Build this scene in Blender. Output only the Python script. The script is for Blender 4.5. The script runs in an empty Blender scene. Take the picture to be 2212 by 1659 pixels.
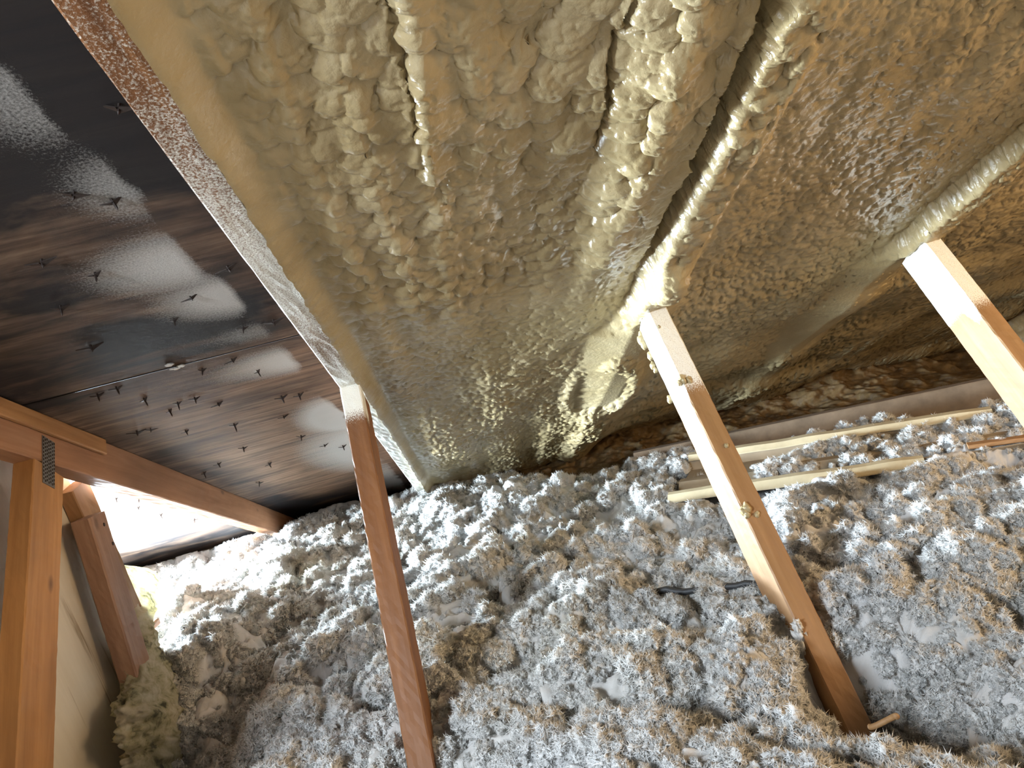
import bpy, math, random
import numpy as np
from mathutils import Matrix, Vector

random.seed(7)
PI = math.pi
C = bpy.context.scene.collection
sc = bpy.context.scene

# ------------------------------------------------------------------ camera
CAM = np.array([0.0, 0.0, 0.78])
FPX, CX, CY = 1550.0, 1106.0, 829.5
# rows: eave direction (world X), level direction towards the eave (world Y), up (world Z), each in camera axes
MC = np.array([[0.96111597, 0.25883987, -0.09621861],
               [-0.11107508, 0.04336229, -0.99286557],
               [-0.25282093, 0.96494644, 0.07042685]])
cam = bpy.data.cameras.new('camera')
cam.sensor_width = 36.0
cam.lens = FPX / 2212 * 36.0
cam.clip_start = 0.02
camo = bpy.data.objects.new('camera', cam)
C.objects.link(camo)
m4 = Matrix([list(MC[i]) + [CAM[i]] for i in range(3)] + [[0, 0, 0, 1]])
camo.matrix_world = m4
sc.camera = camo

# ------------------------------------------------------------------ world, lights, exposure
sc.view_settings.view_transform = 'Standard'
sc.view_settings.look = 'None'
sc.view_settings.exposure = 0.22
sc.view_settings.gamma = 1.0
sc.view_settings.use_curve_mapping = False
w = bpy.data.worlds.new('world'); sc.world = w; w.use_nodes = True
bg = w.node_tree.nodes['Background']
bg.inputs[0].default_value = (1.0, 0.88, 0.72, 1)
bg.inputs[1].default_value = 0.42
sc.cycles.diffuse_bounces = 4
sc.cycles.max_bounces = 5
sc.cycles.use_adaptive_sampling = True
sc.cycles.adaptive_threshold = 0.10
sc.cycles.adaptive_min_samples = 16


def area(name, loc, target, sx, sy, col, power):
    l = bpy.data.lights.new(name, 'AREA'); l.shape = 'RECTANGLE'
    l.size = sx; l.size_y = sy; l.color = col; l.energy = power
    o = bpy.data.objects.new(name, l); C.objects.link(o)
    o.location = loc
    o.rotation_euler = (Vector(target) - Vector(loc)).to_track_quat('-Z', 'Y').to_euler()
    return o


area('daylight_gable_window', (-1.53, 2.06, 0.44), (-0.1, 1.35, 0.20), 0.58, 0.20, (0.72, 0.87, 1.0), 155.0)
area('added_low_daylight', (-1.53, 2.52, 0.335), (0.2, 0.9, 0.20), 0.40, 0.15, (0.72, 0.87, 1.0), 330.0)  # second lamp added low so light gets past the panel to the insulation
area('cool_fill_lamp', (-1.18, -0.10, 1.17), (0.0, 0.8, 0.0), 0.34, 0.34, (0.78, 0.89, 1.0), 46.0)  # added cool fill, out of view at the left, brightens the insulation
area('work_lamp', (2.0, 0.25, 0.92), (0.4, 1.3, 0.45), 0.7, 0.5, (1.0, 0.68, 0.36), 25.0)

# ------------------------------------------------------------------ geometry frame of the roof
TH = math.radians(20)
Rv = np.array([0, math.cos(TH), -math.sin(TH)])      # down the slope
Nv = np.array([0, math.sin(TH), math.cos(TH)])       # up through the roof
D_BOT = 0.4550                                       # camera to underside of the rafters
DEPTH = 0.090
O_DECK = CAM + Nv * (D_BOT + DEPTH)                  # point of the deck underside above the camera


def roofp(x, s, t):
    """x along the eave, s down the slope, t below the deck"""
    return O_DECK + np.array([x, 0, 0]) + Rv * s - Nv * t


def ray(px, py):
    return MC @ np.array([px - CX, -(py - CY), -FPX])


def on_x(px, py, x):
    r = ray(px, py); return CAM + r * (x / r[0])


def on_z(px, py, z):
    r = ray(px, py); return CAM + r * ((z - CAM[2]) / r[2])


def on_roof(px, py, t):
    r = ray(px, py); k = (D_BOT + DEPTH - t) / (Nv @ r)
    q = r * k
    return q[0], float(q @ Rv)


# ------------------------------------------------------------------ noise
def h2(ix, iy, seed):
    n = (ix.astype(np.int64) * 374761393 + iy.astype(np.int64) * 668265263 + seed * 1442695041) & 0xffffffff
    n = ((n ^ (n >> 13)) * 1274126177) & 0xffffffff
    n = (n ^ (n >> 16)) & 0xffffffff
    n = (n * 2246822519) & 0xffffffff
    return ((n ^ (n >> 15)) & 0xffffff) / float(0xffffff)


def vn(x, y, seed=0):
    x = np.asarray(x, float); y = np.asarray(y, float)
    ix = np.floor(x); iy = np.floor(y); fx = x - ix; fy = y - iy
    ux = fx * fx * fx * (fx * (fx * 6 - 15) + 10); uy = fy * fy * fy * (fy * (fy * 6 - 15) + 10)
    a = h2(ix, iy, seed); b = h2(ix + 1, iy, seed); c = h2(ix, iy + 1, seed); d = h2(ix + 1, iy + 1, seed)
    return (a * (1 - ux) + b * ux) * (1 - uy) + (c * (1 - ux) + d * ux) * uy - 0.5


def fbm(x, y, seed=0, oct=4, gain=0.5):
    r = 0; a = 1.0
    for i in range(oct):
        r = r + a * vn(x * 2 ** i + 17.3 * i, y * 2 ** i + 5.1 * i, seed + i); a *= gain
    return r


def pillows(x, y, seed=0, rmin=0.5, rmax=0.95):
    """union of overlapping domes, one per cell: rounded lumps parted by sharp creases"""
    ix = np.floor(x); iy = np.floor(y)
    best = np.full(np.shape(x), -0.2)
    for dx in (-1, 0, 1):
        for dy in (-1, 0, 1):
            cx = ix + dx; cy = iy + dy
            px = cx + h2(cx, cy, seed); py = cy + h2(cx, cy, seed + 1)
            r = rmin + (rmax - rmin) * h2(cx, cy, seed + 2)
            dd = (x - px) ** 2 + (y - py) ** 2
            hh = np.sqrt(np.maximum(r * r - dd, 0)) - 0.35 * (1 - h2(cx, cy, seed + 3)) * r
            best = np.maximum(best, np.where(dd < r * r, hh, -0.2))
    return best


def sstep(a, b, x):
    t = np.clip((x - a) / (b - a), 0, 1); return t * t * (3 - 2 * t)


# ------------------------------------------------------------------ materials
def mat(name):
    m = bpy.data.materials.new(name); m.use_nodes = True
    nt = m.node_tree; b = nt.nodes['Principled BSDF']
    return m, nt, b


def N(nt, t, **kw):
    n = nt.nodes.new(t)
    for k, v in kw.items():
        if hasattr(n, k): setattr(n, k, v)
    return n


def noise(nt, vec, scale, detail=4, rough=0.5, dist=0.0):
    n = nt.nodes.new('ShaderNodeTexNoise'); n.inputs['Scale'].default_value = scale
    n.inputs['Detail'].default_value = detail; n.inputs['Roughness'].default_value = rough
    n.inputs['Distortion'].default_value = dist
    if vec is not None: nt.links.new(vec, n.inputs['Vector'])
    return n.outputs['Fac']


def ramp(nt, fac, stops):
    r = nt.nodes.new('ShaderNodeValToRGB'); e = r.color_ramp.elements
    while len(e) < len(stops): e.new(0.5)
    for i, (p, c) in enumerate(stops):
        e[i].position = p; e[i].color = (c, c, c, 1) if isinstance(c, (int, float)) else (*c, 1)
    nt.links.new(fac, r.inputs['Fac']); return r.outputs['Color']


def mixc(nt, fac, a, b, blend='MIX'):
    n = nt.nodes.new('ShaderNodeMix'); n.data_type = 'RGBA'; n.blend_type = blend
    for s, v in ((n.inputs[0], fac), (n.inputs[6], a), (n.inputs[7], b)):
        if hasattr(v, 'links') or hasattr(v, 'is_linked'): nt.links.new(v, s)
        else: s.default_value = v if isinstance(v, (int, float)) else (*v, 1)
    return n.outputs[2]


def math_(nt, op, a, b=0.0, clamp=False):
    n = nt.nodes.new('ShaderNodeMath'); n.operation = op; n.use_clamp = clamp
    for s, v in ((n.inputs[0], a), (n.inputs[1], b)):
        if hasattr(v, 'is_linked'): nt.links.new(v, s)
        else: s.default_value = v
    return n.outputs[0]


def mapped(nt, sx, sy, sz, coord='Object'):
    tc = nt.nodes.new('ShaderNodeTexCoord'); mp = nt.nodes.new('ShaderNodeMapping')
    mp.inputs['Scale'].default_value = (sx, sy, sz)
    nt.links.new(tc.outputs[coord], mp.inputs['Vector']); return mp.outputs['Vector']


def bump(nt, b, h, strength, dist):
    n = nt.nodes.new('ShaderNodeBump'); n.inputs['Strength'].default_value = strength
    n.inputs['Distance'].default_value = dist
    nt.links.new(h, n.inputs['Height']); nt.links.new(n.outputs['Normal'], b.inputs['Normal'])
    return n


def attr(nt, name):
    a = nt.nodes.new('ShaderNodeAttribute'); a.attribute_name = name; return a.outputs['Fac']


def foam_mat():
    m, nt, b = mat('cured_foam')
    v = mapped(nt, 1, 1, 1)
    n1 = noise(nt, v, 5, 4, 0.6)
    col = ramp(nt, n1, [(0.3, (0.31, 0.235, 0.115)), (0.5, (0.37, 0.29, 0.155)), (0.72, (0.44, 0.36, 0.215))])
    nt.links.new(col, b.inputs['Base Color'])
    b.inputs['Roughness'].default_value = 0.29
    b.inputs['Specular IOR Level'].default_value = 0.5
    b.inputs['Subsurface Weight'].default_value = 0.0
    h = noise(nt, v, 160, 3, 0.55)
    bump(nt, b, h, 0.5, 0.0022)
    return m


def wood_mat(name, c1, c2, c3, rough=0.6, knots=True, spray_col=(0.80, 0.79, 0.72), dark=(0.12, 0.06, 0.03)):
    m, nt, b = mat(name)
    v = mapped(nt, 2.2, 34, 34)
    n1 = noise(nt, v, 1.6, 5, 0.6, 0.6)
    col = ramp(nt, n1, [(0.28, c1), (0.5, c2), (0.74, c3)])
    v2 = mapped(nt, 3, 9, 9)
    n2 = noise(nt, v2, 1.0, 3, 0.6)
    col = mixc(nt, ramp(nt, n2, [(0.35, 0.35), (0.6, 0.0)]), col, dark)
    if knots:
        vo = nt.nodes.new('ShaderNodeTexVoronoi'); vo.inputs['Scale'].default_value = 1.0
        nt.links.new(mapped(nt, 6.5, 13, 13), vo.inputs['Vector'])
        k = ramp(nt, vo.outputs['Distance'], [(0.05, 0.75), (0.13, 0.0)])
        col = mixc(nt, k, col, dark)
    sp = attr(nt, 'spray')
    tex = noise(nt, mapped(nt, 1, 1, 1), 420, 3, 0.7)
    msk = math_(nt, 'ADD', math_(nt, 'MULTIPLY', sp, 1.9), math_(nt, 'SUBTRACT', tex, 1.0))
    msk = ramp(nt, msk, [(0.38, 0.0), (0.62, 1.0)])
    col = mixc(nt, msk, col, spray_col)
    nt.links.new(col, b.inputs['Base Color'])
    b.inputs['Roughness'].default_value = rough
    hb = math_(nt, 'ADD', math_(nt, 'MULTIPLY', n1, 0.25), math_(nt, 'MULTIPLY', math_(nt, 'MULTIPLY', tex, sp), 2.0))
    bump(nt, b, hb, 0.6, 0.0015)
    rr = math_(nt, 'SUBTRACT', rough, math_(nt, 'MULTIPLY', msk, 0.25))
    nt.links.new(rr, b.inputs['Roughness'])
    return m


def plain(name, col, rough=0.7, metal=0.0, var=0.25, scale=30, bstr=0.3, bdist=0.001, stretch=(1, 1, 1)):
    m, nt, b = mat(name)
    v = mapped(nt, *stretch)
    n1 = noise(nt, v, scale, 5, 0.6)
    c2 = tuple(c * (1 - var) for c in col)
    nt.links.new(ramp(nt, n1, [(0.3, c2), (0.65, col)]), b.inputs['Base Color'])
    b.inputs['Roughness'].default_value = rough; b.inputs['Metallic'].default_value = metal
    bump(nt, b, n1, bstr, bdist)
    return m


def ply_mat():
    m, nt, b = mat('mouldy_plywood')
    v = mapped(nt, 3.2, 46, 1)
    n1 = noise(nt, v, 1.5, 6, 0.62, 0.8)
    col = ramp(nt, n1, [(0.3, (0.10, 0.060, 0.040)), (0.5, (0.24, 0.150, 0.095)), (0.7, (0.36, 0.245, 0.165))])
    # mould: soft black blotches stretched along the grain, thicker up the slope where it also paints shade
    n2 = noise(nt, mapped(nt, 3.5, 9, 1), 1.0, 5, 0.62, 0.5)
    md = attr(nt, 'mould_shade')
    k = math_(nt, 'ADD', math_(nt, 'MULTIPLY', n2, 1.6), math_(nt, 'SUBTRACT', md, 0.85))
    k = ramp(nt, k, [(0.10, 0.0), (0.75, 0.96)])
    col = mixc(nt, k, col, (0.012, 0.013, 0.016))
    # thin dark veins
    n3 = noise(nt, mapped(nt, 5, 60, 1), 1.0, 4, 0.7, 1.0)
    col = mixc(nt, ramp(nt, n3, [(0.30, 0.75), (0.44, 0.0)]), col, (0.02, 0.018, 0.02))
    sp = attr(nt, 'spray')
    tex = noise(nt, mapped(nt, 1, 1, 1), 330, 4, 0.75)
    msk = math_(nt, 'ADD', math_(nt, 'MULTIPLY', sp, 1.5), math_(nt, 'SUBTRACT', tex, 0.95))
    msk = ramp(nt, msk, [(0.22, 0.0), (0.85, 0.9)])
    col = mixc(nt, msk, col, (0.62, 0.62, 0.60))
    nt.links.new(col, b.inputs['Base Color'])
    b.inputs['Roughness'].default_value = 0.62
    b.inputs['Specular IOR Level'].default_value = 0.22
    hb = math_(nt, 'ADD', math_(nt, 'MULTIPLY', n1, 0.5), math_(nt, 'MULTIPLY', math_(nt, 'MULTIPLY', tex, sp), 1.6))
    bump(nt, b, hb, 0.5, 0.0014)
    return m


def fluff_mat(name, stops, scale=2.2):
    m, nt, b = mat(name)
    geo = nt.nodes.new('ShaderNodeNewGeometry')
    mp = nt.nodes.new('ShaderNodeMapping'); nt.links.new(geo.outputs['Position'], mp.inputs['Vector'])
    n1 = noise(nt, mp.outputs['Vector'], scale, 5, 0.65, 0.3)
    col = ramp(nt, n1, stops)
    n2 = noise(nt, mp.outputs['Vector'], 40, 3, 0.6)
    col = mixc(nt, ramp(nt, n2, [(0.3, 0.15), (0.5, 0.0)]), col, (0.62, 0.57, 0.50))
    nt.links.new(col, b.inputs['Base Color'])
    b.inputs['Roughness'].default_value = 0.9
    b.inputs['Specular IOR Level'].default_value = 0.1
    n3 = noise(nt, mp.outputs['Vector'], 420, 4, 0.75)
    bump(nt, b, n3, 0.5, 0.002)
    # light passes a little way through the fibres
    tr = nt.nodes.new('ShaderNodeBsdfTranslucent'); nt.links.new(col, tr.inputs['Color'])
    mx = nt.nodes.new('ShaderNodeMixShader'); mx.inputs[0].default_value = 0.45
    out = nt.nodes['Material Output']
    nt.links.new(b.outputs[0], mx.inputs[1]); nt.links.new(tr.outputs[0], mx.inputs[2])
    nt.links.new(mx.outputs[0], out.inputs['Surface'])
    return m


M_FOAM = foam_mat()
M_PLY = ply_mat()
M_FOAMW = plain('pale_foam_crumb', (0.75, 0.76, 0.74), 0.5)
M_PINE = wood_mat('warm_pine', (0.145, 0.054, 0.014), (0.195, 0.076, 0.021), (0.255, 0.108, 0.033))
M_TOP0 = wood_mat('reddish_orange_pine', (0.30, 0.145, 0.07), (0.38, 0.19, 0.095), (0.46, 0.25, 0.14))
M_ORANGE = wood_mat('orange_pine', (0.38, 0.18, 0.06), (0.48, 0.24, 0.085), (0.58, 0.31, 0.12))
M_PALE = wood_mat('pale_pine', (0.20, 0.104, 0.038), (0.26, 0.143, 0.056), (0.33, 0.192, 0.085), dark=(0.36, 0.18, 0.09))
M_OLD = wood_mat('old_brown_wood', (0.17, 0.10, 0.06), (0.26, 0.16, 0.095), (0.34, 0.22, 0.14))
M_RED = wood_mat('reddish_wood', (0.22, 0.12, 0.075), (0.31, 0.175, 0.11), (0.40, 0.25, 0.165))
M_DUSTY = plain('dusty_brown_board', (0.20, 0.145, 0.095), 0.85, 0, 0.4, 14, 0.5, 0.002)
M_BOARD = plain('cream_board', (0.62, 0.57, 0.46), 0.7, 0, 0.12, 6, 0.15, 0.001, (2, 2, 1))
M_STEEL = plain('dull_galvanized_steel', (0.30, 0.30, 0.29), 0.45, 0.8, 0.3, 60, 0.2, 0.0005)
M_NAIL = plain('rusty_nail_steel', (0.06, 0.045, 0.04), 0.5, 0.6, 0.4, 200, 0.3, 0.0004)
M_BLACK = plain('black_rubber', (0.03, 0.032, 0.035), 0.55, 0, 0.3, 80, 0.2, 0.0005)
M_KRAFT = plain('kraft_paper', (0.28, 0.15, 0.08), 0.8, 0, 0.3, 25, 0.4, 0.002)
M_CARD = plain('dusty_vent_sheet', (0.30, 0.235, 0.155), 0.75, 0, 0.25, 16, 0.3, 0.002)
M_STRIP = plain('pale_dusty_edge', (0.50, 0.42, 0.27), 0.6, 0, 0.18, 18, 0.3, 0.0015)
M_WHITE = fluff_mat('white_loose_fibre', [(0.28, (0.72, 0.67, 0.56)), (0.42, (0.86, 0.84, 0.80)), (0.62, (0.93, 0.92, 0.91))])
M_TUFT = fluff_mat('white_fibre_tufts', [(0.25, (0.84, 0.81, 0.70)), (0.42, (0.92, 0.91, 0.88)), (0.62, (0.95, 0.95, 0.94))])
M_YEL = fluff_mat('yellow_glass_fibre', [(0.36, (0.14, 0.14, 0.11)), (0.46, (0.50, 0.47, 0.30)), (0.60, (0.70, 0.66, 0.54))], 24)
M_DEBRIS = fluff_mat('brown_dusty_fibre', [(0.25, (0.12, 0.075, 0.038)), (0.5, (0.25, 0.16, 0.072)), (0.75, (0.38, 0.26, 0.125))], 18)
M_DRYWALL = plain('gypsum_board', (0.55, 0.52, 0.47), 0.9)


# ------------------------------------------------------------------ object helpers
def link_mesh(name, verts, faces, m, parent=None, matrix=None, smooth=False, attrs=None):
    me = bpy.data.meshes.new(name)
    if isinstance(verts, np.ndarray):
        nv = len(verts); fa = np.asarray(faces, dtype=np.int32)
        me.vertices.add(nv); me.vertices.foreach_set('co', verts.astype(np.float32).ravel())
        me.loops.add(fa.size); me.loops.foreach_set('vertex_index', fa.ravel())
        me.polygons.add(len(fa))
        me.polygons.foreach_set('loop_start', np.arange(0, fa.size, fa.shape[1], dtype=np.int32))
        me.update(calc_edges=True)
    else:
        me.from_pydata([tuple(v) for v in verts], [], faces)
    if smooth: me.polygons.foreach_set('use_smooth', [True] * len(me.polygons))
    for k, a in (attrs or {}).items():
        at = me.attributes.new(k, 'FLOAT', 'POINT'); at.data.foreach_set('value', np.asarray(a, dtype=np.float32))
    me.materials.append(m)
    me.update()
    o = bpy.data.objects.new(name, me); C.objects.link(o)
    place(o, parent, matrix)
    return o


def place(o, parent, matrix):
    mw = matrix or Matrix.Identity(4)
    if parent is not None:
        o.parent = parent
        inv = Matrix.Identity(4)
        p = parent
        while p is not None:
            inv = inv @ p.matrix_basis.inverted(); p = p.parent
        o.matrix_basis = inv @ mw
    else:
        o.matrix_basis = mw
    return o


def grid_faces(nu, nv):
    i = np.arange(nu - 1)[:, None] * nv + np.arange(nv - 1)[None, :]
    i = i.ravel()
    return np.stack([i, i + nv, i + nv + 1, i + 1], 1)


def thing(name, label, cat, loc, group=None):
    o = bpy.data.objects.new(name, None); C.objects.link(o)
    o.location = loc; o.empty_display_size = 0.05
    bpy.context.view_layer.update()
    o['label'] = label; o['category'] = cat
    if group: o['group'] = group
    return o


def frame(origin, ax, ay):
    ax = Vector(ax).normalized(); ay = Vector(ay); ay = (ay - ax * ay.dot(ax)).normalized(); az = ax.cross(ay)
    return Matrix(((ax.x, ay.x, az.x, origin[0]), (ax.y, ay.y, az.y, origin[1]), (ax.z, ay.z, az.z, origin[2]), (0, 0, 0, 1)))


def board(name, p0, p1, ydir, wy, wz, m, parent=None, bev=0.0022, segs=40, spray=None, wob=0.0004, seed=1, bow=0.0):
    """a sawn board: length p0->p1 on local X, width wy along ydir, thickness wz along X cross ydir; p0 is the corner edge"""
    p0 = np.array(p0, float); p1 = np.array(p1, float); L = float(np.linalg.norm(p1 - p0))
    prof = [(bev, 0), (wy - bev, 0), (wy, bev), (wy, wz - bev), (wy - bev, wz), (bev, wz), (0, wz - bev), (0, bev)]
    # extra points on the wide faces so that masks have somewhere to live
    dense = []
    for i, p in enumerate(prof):
        q = prof[(i + 1) % 8]
        n = 5 if math.hypot(q[0] - p[0], q[1] - p[1]) > bev * 3 else 1
        for k in range(n): dense.append((p[0] + (q[0] - p[0]) * k / n, p[1] + (q[1] - p[1]) * k / n))
    n = len(dense); rng = np.random.RandomState(seed)
    xs = np.linspace(0, L, segs + 1)
    V = []; A = []
    for i, x in enumerate(xs):
        for j, (a, b) in enumerate(dense):
            jj = rng.uniform(-wob, wob, 2)
            V.append((x, a + jj[0] + bow * math.sin(PI * x / L), b + jj[1]))
            A.append(spray(x, a, b, L) if spray else 0.0)
    F = []
    for i in range(segs):
        for j in range(n):
            a = i * n + j; b = i * n + (j + 1) % n
            F.append((a, b, b + n, a + n))
    F.append(tuple(range(n - 1, -1, -1))); F.append(tuple(range(segs * n, segs * n + n)))
    F = [tuple(reversed(f)) for f in F]
    return link_mesh(name, V, F, m, parent, frame(p0, p1 - p0, ydir), attrs={'spray': A})


def blob(name, centre, r, m, parent=None, seed=0, sx=1, sy=1, sz=1, n=(10, 14), amp=0.3, fq=2.0):
    V = []; F = []
    nu, nv = n
    th = np.linspace(0, PI, nu); ph = np.linspace(0, 2 * PI, nv, endpoint=False)
    T, P = np.meshgrid(th, ph, indexing='ij')
    d = np.stack([np.sin(T) * np.cos(P), np.sin(T) * np.sin(P), np.cos(T)], -1)
    k = 1 + amp * 2 * vn(d[..., 0] * fq + d[..., 2] * 1.7 + seed * 3.1, d[..., 1] * fq + seed, seed)
    k[0] = k[0, 0]; k[-1] = k[-1, 0]
    v = d * (k * r)[..., None] * np.array([sx, sy, sz])
    v = v.reshape(-1, 3)
    for i in range(nu - 1):
        for j in range(nv):
            a = i * nv + j; b = i * nv + (j + 1) % nv
            F.append((a, a + nv, b + nv, b))
    return link_mesh(name, [tuple(q) for q in v], F, m, parent, Matrix.Translation(Vector(centre)), True)


# ------------------------------------------------------------------ SETTING: deck, walls, floor
ceiling = bpy.data.objects.new('ceiling', None); C.objects.link(ceiling); ceiling['kind'] = 'structure'
RM = frame(O_DECK, (1, 0, 0), tuple(Rv))     # local x = eave, local y = down slope, local z = -N? (x cross R)


SPRAY = [  # x, s, half-width to the left, half-length, strength
    (-0.315, 0.56, 0.14, 0.14, 0.62), (-0.300, 0.72, 0.12, 0.12, 0.66), (-0.305, 0.90, 0.18, 0.11, 0.92),
    (-0.292, 1.02, 0.15, 0.10, 0.95), (-0.285, 1.17, 0.20, 0.07, 0.62), (-0.283, 1.33, 0.20, 0.10, 0.95),
    (-0.285, 1.78, 0.12, 0.20, 1.30), (-0.285, 2.15, 0.22, 0.42, 1.05), (-0.270, 2.75, 0.16, 0.5, 0.75)]


def deck_spray(x, s):
    r = 0
    for (cx, cs, wx, ws, k) in SPRAY:
        edge = cx + 0.025
        a = np.exp(-(np.minimum(x - edge, 0) / wx) ** 2) * (1 - sstep(-0.012, 0.02, x - edge + 0.012 * vn(x * 40, s * 30, 5)))
        r = np.maximum(r, a * np.exp(-((s - cs) / ws) ** 2) * k)
    return r


def plywood(s0, s1, x0, x1, seed):
    nu = max(2, int((x1 - x0) / 0.012)); nv = max(2, int((s1 - s0) / 0.014))
    xs = np.linspace(x0, x1, nu); ss = np.linspace(s0, s1, nv)
    X, S = np.meshgrid(xs, ss, indexing='ij')
    Z = 0.0012 * fbm(X * 4, S * 4, seed, 2)
    # top face too, so that the panel has its thickness
    v1 = np.stack([X, S, Z], -1).reshape(-1, 3)
    b = nu * nv
    f1 = grid_faces(nu, nv)
    zt = -0.012 if (RM.to_3x3() @ Vector((0, 0, 1))).z < 0 else 0.012
    cor = np.array([[x0, s0, zt], [x1, s0, zt], [x1, s1, zt], [x0, s1, zt], [x0, s0, 0], [x1, s0, 0], [x1, s1, 0], [x0, s1, 0]])
    c = [b + 4, b + 5, b + 6, b + 7]
    extra = [[b, b + 1, b + 2, b + 3], [c[0], c[1], b + 1, b], [c[1], c[2], b + 2, b + 1], [c[2], c[3], b + 3, b + 2], [c[3], c[0], b, b + 3]]
    V = np.concatenate([v1, cor]); F = np.concatenate([f1, np.array(extra)])
    sp = np.concatenate([deck_spray(X, S).ravel(), np.zeros(8)])
    md = 0.60 - 0.42 * sstep(0.95, 1.5, S) + 0.42 * (1 - sstep(0.5, 0.95, S)) + 0.12 * sstep(0.12, 0.30, -0.72 + 0.30 - X) \
        + 0.33 * np.exp(-((X + 0.66) / 0.07) ** 2) * sstep(1.2, 1.7, S) + 0.30 * np.exp(-((S - 1.16) / 0.12) ** 2) * sstep(0.18, 0.3, -X) + 0.5 * sstep(2.35, 2.9, S)
    md = np.where(X < -0.76, 0.30 + 0.45 * sstep(2.3, 2.9, S), md)
    md = np.concatenate([md.ravel(), np.full(8, 1.3)])  # mask mixes real mould with painted shade for the unlit upper slope
    return link_mesh('plywood_panel', V, F, M_PLY, ceiling, RM, attrs={'spray': sp, 'mould_shade': md})


SEAM = 1.228
for k, (a, b) in enumerate(((SEAM - 2.44, SEAM - 1.222), (SEAM - 1.218, SEAM - 0.0022), (SEAM + 0.0022, SEAM + 1.218), (SEAM + 1.222, SEAM + 2.30))):
    for (x0, x1) in ((-1.66, 0.0185), (0.0215, 2.44)):
        plywood(a, b, x0, x1, k)
# felt above the panel joints
link_mesh('roofing_felt', [tuple(roofp(x, s, -0.014 - e)) for e in (0, 0.006) for (x, s) in ((-1.66, -1.2), (2.45, -1.2), (2.45, 3.55), (-1.66, 3.55))],
          [(0, 1, 2, 3), (7, 6, 5, 4), (0, 4, 5, 1), (1, 5, 6, 2), (2, 6, 7, 3), (3, 7, 4, 0)], M_BLACK, ceiling)

# nails that come through the deck
def nail_mesh(kind):
    V = []; F = []
    def cone(p0, p1, r0, r1, n=6):
        p0 = Vector(p0); p1 = Vector(p1); d = (p1 - p0).normalized(); a = d.orthogonal().normalized(); bb = d.cross(a)
        k = len(V)
        for (p, r) in ((p0, r0), (p1, r1)):
            for i in range(n):
                an = 2 * PI * i / n; V.append(tuple(p + a * (r * math.cos(an)) + bb * (r * math.sin(an))))
        for i in range(n): F.append((k + i, k + (i + 1) % n, k + n + (i + 1) % n, k + n + i))
        F.append(tuple(range(k + n, k + 2 * n)))
    def sliver(pts, t=0.0012):
        k = len(V)
        for p in pts: V.append(p)
        for p in pts: V.append((p[0], p[1], p[2] + t * DN))
        n = len(pts)
        F.append(tuple(range(k, k + n))); F.append(tuple(range(k + 2 * n - 1, k + n - 1, -1)))
        for i in range(n): F.append((k + i, k + (i + 1) % n, k + n + (i + 1) % n, k + n + i))
    L = (0.016, 0.011, 0.020)[kind]
    cone((0, 0, 0), (0.001, 0, DN * L * 0.75), 0.0017, 0.0015); cone((0.001, 0, DN * L * 0.75), (0.001, 0, DN * L), 0.0015, 0.0003)
    w = (0.013, 0.019, 0.010)[kind]
    sliver([(-w, 0.0005, DN * 0.001), (-0.001, -0.003, DN * 0.005), (0, 0.003, DN * 0.005)])
    sliver([(w * 0.9, -0.001, DN * 0.001), (0.001, 0.003, DN * 0.006), (0.001, -0.003, DN * 0.004)])
    me = bpy.data.meshes.new('nail'); me.from_pydata(V, [], F); me.materials.append(M_NAIL); me.update(); return me


DN = 1.0 if (RM.to_3x3() @ Vector((0, 0, 1))).z < 0 else -1.0      # local z sign that points into the attic
NM = [nail_mesh(k) for k in range(3)]
nail_px = [(490, 575, 1), (205, 588, 0), (375, 688, 0), (410, 640, 1), (525, 705, 0), (590, 690, 1), (195, 745, 1), (437, 795, 0), (500, 775, 1),
           (250, 835, 0), (210, 850, 0), (365, 885, 2), (383, 868, 2), (420, 858, 0), (325, 925, 1), (295, 930, 1), (607, 855, 0), (645, 850, 0),
           (612, 898, 1), (650, 940, 0), (505, 915, 2), (525, 965, 0), (160, 415, 1), (240, 430, 0), (258, 225, 1), (740, 962, 0), (700, 960, 1),
           (580, 1000, 0), (440, 1020, 2), (470, 1000, 0), (560, 1040, 0), (330, 1070, 2), (300, 1073, 0), (297, 1095, 0), (355, 1080, 0), (310, 860, 2), (90, 560, 1), (130, 660, 0),
           (345, 1110, 2), (420, 1120, 0), (250, 1075, 2), (400, 930, 0), (470, 870, 1), (555, 800, 2)]
for i, (px, py, k) in enumerate(nail_px):
    x, s = on_roof(px, py, 0.0)
    o = bpy.data.objects.new('nail', NM[k]); C.objects.link(o)
    rot = Matrix.Rotation(random.uniform(-0.35, 0.35), 4, 'Z') @ Matrix.Rotation(random.uniform(-0.3, 0.3), 4, 'Y')
    place(o, ceiling, RM @ Matrix.Translation((x, s, 0)) @ rot @ Matrix.Scale(random.uniform(0.8, 1.2), 4))

# floor, eave blocking, gable wall with its opening
def boxmesh(name, lo, hi, m, parent=None):
    (a, b, c), (d, e, f) = lo, hi
    V = [(a, b, c), (d, b, c), (d, e, c), (a, e, c), (a, b, f), (d, b, f), (d, e, f), (a, e, f)]
    F = [(3, 2, 1, 0), (4, 5, 6, 7), (0, 1, 5, 4), (1, 2, 6, 5), (2, 3, 7, 6), (3, 0, 4, 7)]
    return link_mesh(name, V, F, m, parent)


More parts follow.
